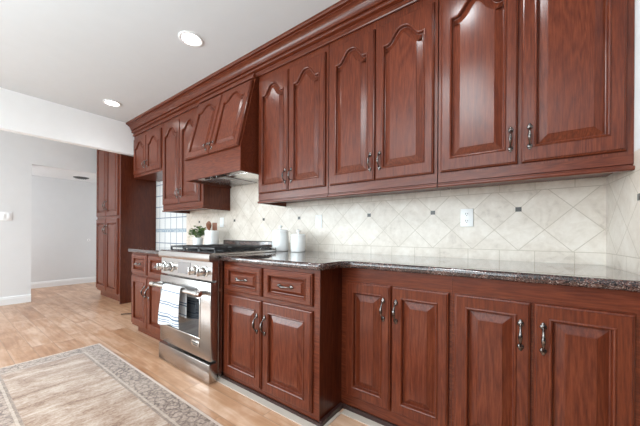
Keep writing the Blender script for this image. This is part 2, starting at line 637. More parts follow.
def inset(poly, d):
    """Offset a counter-clockwise outline inwards by d (mitred)."""
    n = len(poly)
    out = []
    for i in range(n):
        a, p, c = Vector(poly[i - 1]), Vector(poly[i]), Vector(poly[(i + 1) % n])
        e1, e2 = (p - a), (c - p)
        if e1.length < 1e-7:
            e1 = e2
        if e2.length < 1e-7:
            e2 = e1
        n1 = Vector((-e1.y, e1.x)).normalized()
        n2 = Vector((-e2.y, e2.x)).normalized()
        b = n1 + n2
        k = b.length_squared
        out.append(p + b * (2 * d / k) if k > 0.15 else p + n1 * d)
    return out


def ring_stack(mb, rings, mi=0, cap_last=True, cap_first=False):
    n = len(rings[0])
    vs = [p for r in rings for p in r]
    fs = []
    for i in range(len(rings) - 1):
        for k in range(n):
            fs.append((i * n + k, i * n + (k + 1) % n, (i + 1) * n + (k + 1) % n, (i + 1) * n + k))
    if cap_last:
        fs.append(tuple((len(rings) - 1) * n + k for k in range(n)))
    if cap_first:
        fs.append(tuple(range(n - 1, -1, -1)))
    mb.add(vs, fs, mi)


def panel_front(x0, x1, z0, z1, yf, stile=0.063, rail=None, arch=0.0, top=None, t=0.022, field=0.036, sc=1.0):
    """Raised-panel door or drawer front: its back lies on y = yf, its face t in front. arch > 0 gives a cathedral top."""
    rail = rail or stile
    top = top or rail
    xl, xr, zb, zt = x0 + stile, x1 - stile, z0 + rail, z1 - top
    if arch > 0:
        zs = zt - arch
        N = 30
        arc = []
        for i in range(N + 1):
            s = 1 - 2 * i / N
            a = abs(s)
            if a > 0.80:
                h = 0.0
            else:
                k = a / 0.80
                h = 0.5 + 0.5 * math.cos(PI * k ** 1.35)
            arc.append((xr + (xl - xr) * i / N, zs + arch * h))
        inner = [(xl, zb), (xr, zb), (xr, (zb + zs) / 2)] + arc + [(xl, (zb + zs) / 2)]
        outer = [(x0, z0), (x1, z0), (x1, (zb + zs) / 2)] + [(x1 + (x0 - x1) * i / N, z1) for i in range(N + 1)] + [(x0, (zb + zs) / 2)]
    else:
        inner = [(xl, zb), (xr, zb), (xr, zt), (xl, zt)]
        outer = [(x0, z0), (x1, z0), (x1, z1), (x0, z1)]

    def lift(pl, y):
        return [Vector((p[0], y, p[1])) for p in pl]
    mb = MB()
    e = 0.009 * sc
    cx, cz = (x0 + x1) / 2, (z0 + z1) / 2

    def shrink(pl, d):
        return [(cx + (p[0] - cx) * (1 - 2 * d / (x1 - x0)), cz + (p[1] - cz) * (1 - 2 * d / (z1 - z0))) for p in pl]
    rings = [lift(outer, yf), lift(outer, yf - t + 0.013 * sc), lift(shrink(outer, e * 0.35), yf - t + 0.0065 * sc),
             lift(shrink(outer, e), yf - t + 0.0045 * sc), lift(shrink(outer, e * 1.15), yf - t),
             lift(inset(inner, -0.009 * sc), yf - t), lift(inset(inner, -0.0075 * sc), yf - t - 0.003 * sc), lift(inset(inner, -0.003 * sc), yf - t - 0.0048 * sc),
             lift(inset(inner, 0.001 * sc), yf - t - 0.003 * sc), lift(inset(inner, 0.004 * sc), yf - t + 0.003 * sc),
             lift(inset(inner, 0.0055 * sc), yf - t + 0.015 * sc), lift(inset(inner, 0.009 * sc), yf - t + 0.016 * sc),
             lift(inset(inner, field), yf - t + 0.004), lift(inset(inner, field + 0.0012), yf - t + 0.0022), lift(inset(inner, field + 0.0025), yf - t + 0.0018), lift(inset(inner, field + 0.0042), yf - t + 0.0018)]
    ring_stack(mb, rings, cap_last=True, cap_first=True)
    return mb


def pull_mb(c, axis='Z', L=0.098, out=0.030):
    """Bow pull: flared feet, arched bar that swells in the middle. c is the point on the door face; the bar stands out along -Y."""
    mb = MB()
    N = 14
    pts, rs = [], []
    for i in range(N + 1):
        s = -1 + 2 * i / N
        h = L / 2 * s
        o = out * (1 - abs(s) ** 2.6) + 0.003
        r = 0.0046 + 0.0036 * math.exp(-(s / 0.34) ** 2) - 0.0008 * math.exp(-((abs(s) - 0.62) / 0.12) ** 2)
        pts.append((0, -o, h))
        rs.append(r)
    mb.tube(pts, rs, 10)
    for s in (-1, 1):
        mb.blob((0, -0.0035, s * L / 2), (0.0125, 0.007, 0.0130))
        mb.blob((0, -0.003, s * (L / 2 + 0.011)), (0.0065, 0.004, 0.008))
    if axis == 'X':
        mb.xform(Matrix.Rotation(PI / 2, 4, 'Y'))
    return mb.xform(Matrix.Translation(c))


def door(parent, name, x0, x1, z0, z1, yf, pull, axis='Z', xf=None, mat='wood', **kw):
    mb = panel_front(x0, x1, z0, z1, yf, **kw)
    t = kw.get('t', 0.022)
    if xf:
        mb.xform(xf)
    d = mb.build(name, M[mat], parent, 14)
    h = pull_mb((pull[0], yf - t, pull[1]), axis, L=pull[2] if len(pull) > 2 else 0.098)
    if xf:
        h.xform(xf)
    hd = h.build('handle', M['pull'], d, 60)
    hd['label'] = 'antiqued pewter bow handle'
    return d


# ---------------------------------------------------------------- the setting
XR = 0.37           # right end of the cabinet run
XR0 = 0.346         # side wall with tile: meets the cabinet wall here, a little out of square


def XRY(y):
    return XR0 - 0.080 * y



XH = -4.90          # dropped header at the end of the kitchen
XL = -6.25          # wall with the opening to the hall
XF = -7.70          # hall wall
ZC = 2.743

struct('floor', MB().box(-9.2, 3.0, -5.5, 0.3, -0.08, 0.0), M['floor'], 0)
struct('ceiling', MB().box(-6.37, 3.0, -5.5, 0.3, ZC, ZC + 0.08), M['ceiling'], 0)

# cabinet wall: cream diagonal tile on the right, white square tile on the left
wb = MB()
wb.box(-4.03, XR0, 0.0, 0.12, 0.0, ZC)
dk = 0.26
for k in (0, 2, 4, 7, 9, 11, 14):
    xc = -0.05 - k * dk
    wb.box(xc - 0.016, xc + 0.016, -0.0025, 0.001, 1.24 - 0.014, 1.24 + 0.014, 1)
struct('wall_back', wb, [M['tile'], M['accent']], 0)
struct('wall_back_left', MB().box(-6.25, -4.03, 0.0, 0.12, 0.0, ZC), M['tile_w'], 0)
wr = MB()
def side(z0, z1, mi):
    p = [(XR0, 0.0), (XRY(-0.78), -0.78), (XRY(-0.78) + 0.12, -0.78), (XR0 + 0.14, 0.12), (XR0, 0.12)]
    n = len(p)
    wr.add([(x, y, z0) for x, y in p] + [(x, y, z1) for x, y in p],
           [(i, (i + 1) % n, n + (i + 1) % n, n + i) for i in range(n)] + [tuple(range(n - 1, -1, -1)), tuple(range(n, 2 * n))], mi)


side(0.0, 1.445, 0)
side(1.445, ZC, 1)
for yc in (-0.422,):
    wr.box(XRY(yc) - 0.0035, XRY(yc) + 0.002, yc - 0.016, yc + 0.016, 1.24 - 0.014, 1.24 + 0.014, 2)
struct('wall_right', wr, [M['tile_r'], M['white_wall'], M['accent']], 0)

# dropped header across the room
struct('trim_1', MB().box(XH - 0.10, XH, -5.5, 0.0, 2.28, ZC), M['header'], 0)
# left wall with the opening to the hall
wl = MB()
wl.box(XL - 0.12, XL, -5.5, -1.285, 0.0, ZC)
wl.box(XL - 0.12, XL, -1.285, 0.0, 2.145, ZC)
struct('wall_left', wl, M['white_wall'], 0)
struct('wall_hall', MB().box(XF - 0.12, XF, -4.4, 0.3, 0.0, 2.3), M['grey_wall'], 0)
struct('wall_hall_end', MB().box(XF, XL - 0.12, 0.12, 0.24, 0.0, 2.3), M['grey_wall'], 0)
struct('ceiling_hall', MB().box(XF, XL - 0.12, -4.4, 0.3, 2.183, 2.26), M['white_wall'], 0)


def base_prof(mb, x0, x1, sgn, y0, y1, axis):
    pass


def baseboard(name, x, y0, y1):
    prof = [(0, 0), (0.016, 0), (0.016, 0.085), (0.012, 0.097), (0.012, 0.105), (0.006, 0.118), (0.0, 0.122)]
    n = len(prof)
    vs = [(x + a, y0, h) for a, h in prof] + [(x + a, y1, h) for a, h in prof]
    fs = [(i, (i + 1) % n, n + (i + 1) % n, n + i) for i in range(n)] + [tuple(range(n)), tuple(range(2 * n - 1, n - 1, -1))]
    struct(name, MB().add(vs, fs), M['trim'], 0)


baseboard('baseboard_left', XL, -5.5, -1.285)
baseboard('baseboard_hall', XF, -4.4, 0.12)

# far sides of the room, behind and beside the camera
struct('wall_behind', MB().box(-9.2, 3.0, -5.62, -5.5, 0.0, ZC), M['white_wall'], 0)

# pale strip of floor finish along the base cabinets
fs_ = MB()
fs_.box(-1.84, -0.90, -0.965, -0.918, 0.0, 0.004)
fs_.box(-0.94, -0.90, -0.918, -0.74, 0.0, 0.004)
fs_.box(-0.90, XR, -0.74, -0.693, 0.0, 0.004)
struct('trim_2', fs_, M['strip'], 0)
# dark shoe moulding around the foot of the projecting cabinets
sh = MB()
sh.box(-1.828, -0.918, -0.918, -0.908, 0.0, 0.022)
sh.box(-0.940, -0.918, -0.908, -0.688, 0.0, 0.030)
sh.box(-0.918, XRY(-0.68) - 0.001, -0.692, -0.681, 0.0, 0.028)
struct('trim_3', sh, M['shoe'], 0)

# crown moulding over the whole run
FY = -0.366      # face of the wall cabinets
cp = [(0.0, 2.562), (0.016, 2.562), (0.020, 2.568), (0.020, 2.578), (0.012, 2.583), (0.012, 2.606), (0.030, 2.610), (0.038, 2.616),
      (0.041, 2.625), (0.038, 2.634), (0.030, 2.638), (0.030, 2.643), (0.046, 2.646), (0.049, 2.660), (0.056, 2.678), (0.070, 2.696), (0.090, 2.706),
      (0.090, 2.713), (0.108, 2.717), (0.114, 2.725), (0.114, ZC - 0.0005), (0.0, ZC - 0.0005)]
struct('trim_4', MB().prism_x([(FY - a, z) for a, z in cp], XH + 0.001, XRY(FY) - 0.001), M['wood_h'], 30)

# ---------------------------------------------------------------- wall cabinets


def light_rail(mb, x0, x1, left=True, right=True):
    p = [(0.001, 1.437), (0.001, 1.394), (-0.006, 1.391), (-0.006, 1.386), (0.008, 1.384), (0.013, 1.379), (0.013, 1.370), (0.009, 1.364), (-0.022, 1.364), (-0.022, 1.3995), (-0.0005, 1.3995), (-0.0005, 1.437)]
    mb.prism_x([(FY - a, z) for a, z in p], x0, x1)
    for on, xa, xb in ((left, x0 - 0.0, x0 + 0.02), (right, x1 - 0.02, x1)):
        if on:
            mb.box(xa, xb, FY + 0.0221, -0.004, 1.364, 1.3995)


def scribe(mb, x1):
    if x1 > 0.3:
        for p in mb.v:
            if p.x > 0.3:
                p.x = XRY(p.y) - 0.0015 - (x1 - p.x)


def wall_cabinet(x0, x1, label, doors, pulls, z0=1.40, rail=(True, False), group=None, zdoor=1.452):
    t = thing('wall_cabinet', label, 'cabinet', ((x0 + x1) / 2, FY / 2, z0), group)
    b = MB().box(x0, x1, FY, -0.004, z0, 2.5615)
    scribe(b, x1)
    b.build('cabinet_body', M['wood'], t, 30)
    if rail:
        r = MB()
        light_rail(r, x0, x1, *rail)
        scribe(r, x1)
        r.build('light_rail', M['wood_h'], t, 30)
    for (a, c), pu in zip(doors, pulls):
        door(t, 'cabinet_door', a, c, zdoor, 2.507, FY, pu, stile=0.060, rail=0.082, top=0.070, arch=0.086, field=0.044)
    return t


wall_cabinet(-2.064, -1.264, 'tall cherry wall cabinet with two arched doors, immediately right of the range hood',
             [(-2.052, -1.674), (-1.668, -1.285)], [(-1.702, 1.579), (-1.632, 1.579)])
wall_cabinet(-1.258, -0.451, 'tall cherry wall cabinet with two arched doors, second to the right of the range hood',
             [(-1.240, -0.864), (-0.856, -0.470)], [(-0.893, 1.580), (-0.822, 1.580)], rail=(False, False))
wall_cabinet(-0.445, XR - 0.002, 'tall cherry wall cabinet in the corner against the tiled side wall',
             [(-0.430, -0.046), (-0.030, 0.350)], [(-0.077, 1.580), (0.004, 1.580)], rail=(False, False))
wall_cabinet(-3.950, -2.994, 'tall cherry wall cabinet with two arched doors, left of the range hood',
             [(-3.935, -3.500), (-3.492, -3.050)], [(-3.540, 1.58), (-3.450, 1.58)], rail=(True, True))
# short cabinet over the empty refrigerator bay
t = thing('wall_cabinet', 'short cherry wall cabinet over the empty refrigerator bay, next to the white header', 'cabinet', (-4.43, FY / 2, 1.92))
MB().box(-4.893, -3.956, FY, -0.004, 1.925, 2.5615).build('cabinet_body', M['wood'], t, 30)
for a, c, p in ((-4.865, -4.440, -4.480), (-4.432, -4.000, -4.390)):
    door(t, 'cabinet_door', a, c, 1.96, 2.507, FY, (p, 2.075, 0.085), stile=0.060, rail=0.065, top=0.070, arch=0.085)

# ---------------------------------------------------------------- range hood clad in cabinet wood
HX0, HX1 = -2.989, -2.069
t = thing('range_hood', 'sloping cherry range hood with two small arched doors over the stainless range', 'range hood', ((HX0 + HX1) / 2, -0.25, 1.642))
hb = MB()
hb.prism_x([(-0.575, 1.700), (-0.575, 1.857), (-0.405, 2.540), (-0.405, 2.5615), (-0.004, 2.5615), (-0.004, 1.700)], HX0, HX1)
hb.box(HX0, HX1, -0.575, -0.555, 1.642, 1.700)
hb.box(HX0, HX0 + 0.018, -0.555, -0.004, 1.642, 1.700)
hb.box(HX1 - 0.018, HX1, -0.555, -0.004, 1.642, 1.700)
hb.build('hood_body', M['wood_h'], t, 30)
hm = MB()
hm.prism_x([(-0.405, 2.535), (-0.432, 2.538), (-0.436, 2.550), (-0.428, 2.560), (-0.428, 2.575), (-0.405, 2.575)], HX0, HX1 - 0.0)
hm.build('hood_top_moulding', M['wood_h'], t, 30)
# doors lie on the slope
ang = math.atan2(0.170, 0.683)
S = Matrix.Translation((0, -0.575, 1.857)) @ Matrix.Rotation(-ang, 4, 'X')
Ls = math.hypot(0.170, 0.683)
for a, c, p in ((HX0 + 0.012, -2.533, -2.578), (-2.525, HX1 - 0.012, -2.482)):
    door(t, 'hood_door', a, c, 0.0, Ls - 0.03, 0.0, (p, 0.075, 0.06), 'Z', S, t=0.032, stile=0.066, rail=0.075, top=0.062, arch=0.075)
ln = MB()
ln.box(HX0 + 0.02, HX1 - 0.02, -0.553, -0.006, 1.655, 1.695)
lin = ln.build('hood_liner', M['steel'], t, 30)
lin['label'] = 'stainless steel liner under the hood'
MB().box(HX0 + 0.30, HX1 - 0.36, -0.548, -0.47, 1.648, 1.655).build('control_strip', M['black'], lin)
MB().box(-2.42, -2.09, -0.46, -0.05, 1.647, 1.655, 0, 0.003).build('grease_filter', M['chrome'], lin)
MB().box(-2.84, -2.45, -0.46, -0.05, 1.647, 1.655, 0, 0.003).build('grease_filter', M['display'], lin)
for xx in (-2.62, -2.52):
    MB().lathe([(0.012, 0), (0.012, 0.012), (0.009, 0.014)], (xx, -0.509, 1.634), 14).build('knob', M['chrome'], lin)
lp = MB().lathe([(0.035, 0), (0.035, 0.008)], (-2.80, -0.507, 1.6475), 20).build('hood_lamp', M['ceramic'], lin)

# ---------------------------------------------------------------- base cabinets
AY, BY = -0.907, -0.679


def base_cabinet(x0, x1, yf, label, zbot, yb=-0.01):
    t = thing('base_cabinet', label, 'cabinet', ((x0 + x1) / 2, yf / 2, 0.0))
    b = MB().box(x0, x1, yf, yb, zbot, 0.873)
    if zbot > 0.0:
        b.box(x0 + 0.002, x1 - 0.002, yf + (0.06 if zbot > 0.06 else 0.004), yb, 0.0, zbot)
    scribe(b, x1)
    b.build('cabinet_body', [M['wood_h']], t, 30)
    return t


t = base_cabinet(-1.829, -0.942, AY, 'projecting cherry base cabinet with two drawers and two doors, right of the range', 0.03)
for a, c in ((-1.797, -1.402), (-1.384, -0.983)):
    door(t, 'drawer', a, c, 0.662, 0.852, AY, ((a + c) / 2, 0.758, 0.095), 'X', mat='wood_h', stile=0.052, rail=0.040, field=0.026)
for a, c, p in ((-1.797, -1.402, -1.436), (-1.390, -0.983, -1.362)):
    door(t, 'cabinet_door', a, c, 0.058, 0.636, AY, (p, 0.485), stile=0.060, rail=0.070, field=0.042)
MB().box(-0.9418, -0.938, AY, BY, 0.03, 0.872).build('side_panel', M['wood_shaded'], t)

t = base_cabinet(-0.9365, -0.3005, BY, 'recessed cherry base cabinet with two tall doors, beside the step in the counter', 0.03)
for a, c, p in ((-0.900, -0.611, -0.652), (-0.604, -0.312, -0.578)):
    door(t, 'cabinet_door', a, c, 0.098, 0.790, BY, (p, 0.655), stile=0.058, rail=0.064, field=0.042)
t = base_cabinet(-0.2995, XR - 0.001, BY, 'recessed cherry base cabinet with two tall doors, at the tiled side wall', 0.03)
for a, c, p in ((-0.287, 0.012, -0.024), (0.021, 0.315, 0.052)):
    door(t, 'cabinet_door', a, c, 0.098, 0.790, BY, (p, 0.648), stile=0.058, rail=0.064, field=0.042)

t = base_cabinet(-3.470, -2.580, AY, 'cherry base cabinet left of the range, beside the empty refrigerator bay', 0.09)
for a, c in ((-3.445, -3.085), (-3.052, -2.595)):
    door(t, 'drawer', a, c, 0.650, 0.858, AY, ((a + c) / 2, 0.758, 0.09), 'X', mat='wood_h', stile=0.060, rail=0.045, field=0.028)
for a, c, p in ((-3.445, -3.072, -3.108), (-3.060, -2.595, -3.020)):
    door(t, 'cabinet_door', a, c, 0.115, 0.632, AY, (p, 0.485), stile=0.060, rail=0.065, field=0.042)

# ---------------------------------------------------------------- granite worktop (one piece round the range)


def arc_pts(cx, cy, r, a0, a1, n=8):
    return [(cx + r * math.cos(math.radians(a0 + (a1 - a0) * i / n)), cy + r * math.sin(math.radians(a0 + (a1 - a0) * i / n))) for i in range(n + 1)]


RX0, RX1 = -2.570, -1.834          # range bay
RF1 = -1.812                       # its front panels stand proud and overlap the bay a little
ya, yb = -0.944, -0.712
out = [(-3.485, -0.002), (-3.485, ya), (RX0 - 0.004, ya), (RX0 - 0.004, -0.345), (RX1 + 0.004, -0.345), (RX1 + 0.004, ya)]
out += arc_pts(-0.945, ya + 0.045, 0.045, -90, 0, 6)
out += arc_pts(-0.900 + 0.085, yb - 0.085, 0.085, 180, 90, 8)
out += [(XRY(yb) - 0.002, yb), (XRY(0) - 0.002, -0.002)]
wt = MB()
rings = []
for d, z in ((0.012, 0.874), (0.004, 0.876), (0.0, 0.883), (0.0, 0.902), (0.003, 0.909), (0.010, 0.914), (0.0125, 0.914), (0.015, 0.914)):
    rings.append([Vector((p[0], p[1], z)) for p in inset(out, d)])
ring_stack(wt, rings, cap_last=True, cap_first=True)
o = wt.build('granite_worktop', M['granite'], None, 50)
tag(o, 'polished brown speckled granite worktop running over the base cabinets and around the range', 'countertop')

# low granite ledge against the tile behind the range
lg = MB()
lg.box(-3.03, -2.05, -0.075, -0.004, 0.914, 0.998, 0, 0.004)
for i in range(49):
    xx = -3.02 + i * 0.02
    lg.box(xx, xx + 0.009, -0.077, -0.070, 0.992, 1.0, 1)
o = lg.build('granite_ledge', [M['granite'], M['black']], None, 40)
tag(o, 'low granite ledge on the worktop against the tile behind the range', 'ledge')

# ---------------------------------------------------------------- stainless range
RF = -1.030
t = thing('gas_range', 'stainless steel gas range with black grates between the base cabinets', 'range', ((RX0 + RX1) / 2, -0.68, 0.0))
rb = MB()
rb.box(RX0 + 0.003, RX1 - 0.003, -0.965, -0.352, 0.045, 0.905)
rb.box(RX0 + 0.03, RX1 - 0.03, -0.93, -0.36, 0.0, 0.045, 1)
rb.build('range_body', [M['steel'], M['black']], t, 30)
cp_ = MB()
cp_.prism_x([(-1.016, 0.735), (-1.0135, 0.868), (-1.034, 0.872), (-1.040, 0.885), (-1.040, 0.915), (-1.034, 0.928), (-1.018, 0.934),
             (-0.965, 0.934), (-0.965, 0.735)], RX0, RF1)
pn = cp_.build('control_panel', M['steel'], t, 40)
MB().prism_x([(-1.0172, 0.757), (-1.0155, 0.850), (-1.008, 0.850), (-1.009, 0.757)], -2.290, -2.100).build('display', M['display'], pn)
for kx in (-2.515, -2.400, -2.020, -1.905):
    k = MB()
    k.lathe([(0.041, 0.0), (0.041, 0.006), (0.036, 0.009)], (0, 0, 0), 24, axis='Y')
    k.lathe([(0.033, 0.008), (0.033, 0.012)], (0, 0, 0), 24, 1, axis='Y')
    k.lathe([(0.030, 0.012), (0.028, 0.046), (0.024, 0.052), (0.0008, 0.053)], (0, 0, 0), 24, axis='Y')
    k.box(-0.0055, 0.0055, -0.064, -0.046, -0.028, 0.028, 0, 0.002)
    k.xform(Matrix.Translation((kx, -1.0140, 0.797)) @ Matrix.Rotation(0.019, 4, 'X'))
    k.build('knob', [M['chrome'], M['black']], pn, 40)
# cooktop tray, burners, grates
ct = MB()
ct.box(RX0, RX1, -0.975, -0.352, 0.906, 0.934, 0, 0.004)
ct.box(RX0 + 0.03, RX1 - 0.03, -0.95, -0.40, 0.934, 0.938, 1)
tray = ct.build('cooktop', [M['steel'], M['black']], t, 30)
MB().box(RX0 + 0.005, RX1 - 0.005, -0.395, -0.353, 0.934, 0.955, 0, 0.004).build('back_guard', M['steel'], t, 30)
gx = [(RX0 + 0.035 + i * 0.2235, RX0 + 0.035 + i * 0.2235 + 0.219) for i in range(3)]
for a, c in gx:
    for by in (-0.80, -0.54):
        MB().lathe([(0.055, 0), (0.055, 0.008), (0.040, 0.010), (0.040, 0.016), (0.036, 0.018)], ((a + c) / 2, by, 0.938), 20).build('burner', M['iron'], t)
for a, c in gx:
    g = MB()
    y0_, y1_ = -0.955, -0.405
    zt0, zt1 = 0.955, 0.969
    for yy in (y0_, (y0_ + y1_) / 2 - 0.006, y1_ - 0.012):
        g.box(a, c, yy, yy + 0.012, zt0, zt1, 0, 0.002)
    for xx in (a, c - 0.012):
        g.box(xx, xx + 0.012, y0_, y1_, zt0, zt1, 0, 0.002)
    for xx in (a + (c - a) * 0.27, a + (c - a) * 0.5 - 0.005, a + (c - a) * 0.73 - 0.01):
        g.box(xx, xx + 0.010, y0_, y1_, zt0 + 0.003, zt1 + 0.003, 0, 0.002)
    for yy in (-0.80, -0.54):
        g.box(a, c, yy - 0.005, yy + 0.005, zt0 + 0.003, zt1 + 0.003, 0, 0.002)
    for xx in (a, c - 0.012):
        for yy in (y0_, y1_ - 0.012):
            g.box(xx, xx + 0.012, yy, yy + 0.012, 0.938, zt0)
    g.build('grate', M['iron'], t, 30)
# oven door with window, handle and badge
od = MB()
od.box(RX0 + 0.002, RF1 - 0.002, -1.026, -0.967, 0.160, 0.722, 0, 0.006)
dr = od.build('oven_door', M['steel'], t, 30)
wx0, wx1, wz0, wz1 = -2.44, -1.955, 0.305, 0.590
wf = MB()
for q in ((wx0 - 0.012, wx1 + 0.012, wz1, wz1 + 0.010), (wx0 - 0.012, wx1 + 0.012, wz0 - 0.010, wz0), (wx0 - 0.012, wx0, wz0, wz1), (wx1, wx1 + 0.012, wz0, wz1)):
    wf.box(q[0], q[1], -1.031, -1.026, q[2], q[3], 0, 0.0015)
wf.build('window_trim', M['chrome'], dr)
MB().box(wx0, wx1, -1.0295, -1.026, wz0, wz1).build('oven_window', M['glass'], dr, 0)
hd = MB()
hd.tube([(RX0 - 0.014, -1.095, 0.650), (RF1 - 0.020, -1.095, 0.650)], 0.0145, 18)
for xx in (RX0 + 0.03, RF1 - 0.075):
    hd.box(xx - 0.022, xx + 0.022, -1.100, -1.026, 0.634, 0.666, 0, 0.008)
    hd.lathe([(0.019, -0.026), (0.020, 0), (0.019, 0.026)], (xx, -1.095, 0.650), 18, axis='X')
h_ = hd.build('handle', M['chrome'], dr, 40)
h_['label'] = 'polished bar handle'
bd = MB()
bd.box(-2.055, -1.955, -1.0315, -1.027, 0.232, 0.272, 0, 0.002)
bd.box(-2.045, -1.965, -1.0325, -1.031, 0.255, 0.264, 1)
bd.box(-2.035, -1.975, -1.0325, -1.031, 0.240, 0.247, 1)
bd.build('badge', [M['chrome'], M['slot']], dr)
kd = MB()
kd.box(RX0 + 0.003, RF1, -1.036, -0.967, 0.006, 0.142, 0, 0.004)
kd.build('kick_drawer', M['steel'], t, 30)
MB().box(RX1 - 0.0035, RX1 - 0.0005, -0.945, -0.918, 0.004, 0.93).build('side_trim', M['chrome'], t)

# towel over the oven handle
zs = [(0.632, 0.0035), (0.548, 0.0038), (0.530, 0.0042), (0.458, 0.0035), (0.434, 0.0060), (0.408, 0.0032), (0.392, 0.0032)]
M['towel'] = towel_mat(zs)
tw = MB()
path = [(-1.066, 0.440)]
for i in range(6):
    path.append((-1.066 - 0.002 * i / 6, 0.440 + (0.650 - 0.440) * (i + 1) / 6))
for i in range(1, 9):
    a = PI * i / 8
    path.append((-1.095 + 0.022 * math.cos(a), 0.652 + 0.022 * math.sin(a)))
for i in range(1, 15):
    path.append((-1.117 - 0.012 * math.sin(i / 14 * 2.2), 0.652 - (0.652 - 0.375) * i / 14))
NX = 24
vs = []
for layer in (0, 1):
    for j, (py, pz) in enumerate(path):
        for i in range(NX + 1):
            s = i / NX
            drop = max(0.0, (0.65 - pz) / 0.275)
            front = j > 10
            flare = 0.022 * drop if front else 0.01 * drop
            cxm = -2.190 - 0.02 * drop
            x = cxm + (s - 0.5) * (0.262 + 2 * flare)
            wave = 0.010 * drop * math.sin(s * 9.0 + 0.6) if front else 0.003 * drop * math.sin(s * 7)
            nx = 0.0035 * (1 if layer else 0)
            y = py - wave
            if front:
                y = min(y, -1.113)
            z = pz - (0.012 * drop * math.sin(s * 5.0 + 1.0) if front else 0)
            # thickness: move away from the bar centre
            dy, dz = y + 1.095, (z - 0.652 if z > 0.652 else 0.0)
            L_ = math.hypot(dy, dz) or 1
            vs.append((x, y + nx * dy / L_, z + nx * dz / L_))
W_ = NX + 1
P_ = len(path)
fs = []
for j in range(P_ - 1):
    for i in range(NX):
        a = j * W_ + i
        fs.append((a, a + 1, a + W_ + 1, a + W_))
        b_ = a + P_ * W_
        fs.append((b_, b_ + W_, b_ + W_ + 1, b_ + 1))
for j in range(P_ - 1):
    for i in (0, NX):
        a = j * W_ + i
        fs.append((a, a + W_, a + W_ + P_ * W_, a + P_ * W_))
for i in range(NX):
    for j in (0, P_ - 1):
        a = j * W_ + i
        fs.append((a, a + 1, a + 1 + P_ * W_, a + P_ * W_))
tw.add(vs, fs)
o = tw.build('dish_towel', M['towel'], None, 60)
tag(o, 'white dish towel with blue stripes hung over the oven door handle', 'towel')

# ---------------------------------------------------------------- tall pantry beyond the header
PX0, PX1, PY = -6.05, -5.004, -0.50
t = thing('pantry_cabinet', 'tall cherry pantry cabinet with four long doors beside the hall opening', 'cabinet', ((PX0 + PX1) / 2, -0.25, 0.0))
MB().box(PX0, PX1, PY, -0.004, 0.10, 2.62).box(PX0 + 0.01, PX1 - 0.002, PY + 0.05, -0.004, 0.0, 0.10).build('cabinet_body', M['wood'], t, 30)
for a, c, p in ((-6.035, -5.575, -5.612), (-5.565, -5.095, -5.530)):
    door(t, 'cabinet_door', a, c, 0.13, 1.315, PY, (p, 1.13, 0.13), stile=0.062, rail=0.075)
    door(t, 'cabinet_door', a, c, 1.350, 2.58, PY, (p, 1.53, 0.13), stile=0.062, rail=0.075)
MB().box(PX1 + 0.001, PX1 + 0.020, PY - 0.012, -0.004, 0.0, 2.275).build('side_panel', M['wood_shaded'], t)

# black water line left in the refrigerator bay
wlm = MB()
pts = []
for i in range(15):
    s = i / 14
    pts.append((-4.33 + 0.34 * s, -0.72 + 0.16 * math.sin(s * 2.6) + 0.18 * s * s, 0.007))
wlm.tube(pts, 0.006, 8)
o = wlm.build('water_line', M['black'], None, 60)
tag(o, 'black water line curled on the floor of the empty refrigerator bay', 'hose')

# ---------------------------------------------------------------- things on the worktop


def canister(x, y, r, h, label):
    t = thing('canister', label, 'canister', (x, y, 0.914), 'white lidded canisters on the worktop')
    b = MB().lathe([(r * 0.90, 0.0), (r * 0.97, 0.003), (r, 0.010), (r, h * 0.80), (r * 0.985, h * 0.86)], (x, y, 0.914), 40)
    b.build('jar', M['ceramic'], t, 50)
    z = 0.914 + h * 0.86
    l = MB().lathe([(r * 0.985, 0.0), (r * 1.0, 0.004), (r * 1.0, h * 0.05), (r * 0.96, h * 0.09), (r * 0.84, h * 0.125), (r * 0.5, h * 0.143), (0.010, h * 0.148)], (x, y, z), 40)
    lid = l.build('lid', M['ceramic'], t, 50)
    kz = z + h * 0.148
    k = MB().lathe([(0.009, -0.002), (0.008, 0.006), (0.013, 0.012), (0.0185, 0.020), (0.0195, 0.028), (0.015, 0.036), (0.0005, 0.040)], (x, y, kz), 24)
    k.build('knob', M['ceramic'], lid, 60)
    return t


canister(-1.922, -0.215, 0.079, 0.205, 'larger white lidded canister on the granite, nearer the range')
canister(-1.705, -0.205, 0.0685, 0.165, 'smaller white lidded canister on the granite, nearer the switch plate')

# utensil crock with three wooden utensils
cxk, cyk = -3.105, -0.185
o = MB().lathe([(0.072, 0.0), (0.080, 0.004), (0.082, 0.012), (0.082, 0.196), (0.080, 0.200), (0.076, 0.198), (0.076, 0.014), (0.001, 0.012)], (cxk, cyk, 0.914), 36).build('utensil_crock', M['ceramic'], None, 50)
tag(o, 'white ceramic crock holding wooden utensils, right of the potted plant', 'crock')


def spoon(name, base, top, w, label, round_=True):
    b, tp = Vector(base), Vector(top)
    d = (tp - b).normalized()
    mb = MB()
    mb.tube([b, b + (tp - b) * 0.5, tp], [0.0065, 0.0060, 0.0065], 8)
    hb_ = MB()
    if round_:
        hb_.blob((0, 0, 0.040), (w, 0.008, 0.050), 14)
    else:
        hb_.box(-w, w, -0.004, 0.004, -0.006, 0.085, 0, 0.004)
    # face the head towards the room
    rot = Vector((0, 0, 1)).rotation_difference(d).to_matrix().to_4x4()
    hb_.xform(Matrix.Translation(tp) @ rot @ Matrix.Rotation(0.5, 4, 'Z'))
    mb.add(hb_.v, hb_.f)
    o = mb.build(name, M['spoon'], None, 50)
    tag(o, label, 'utensil')


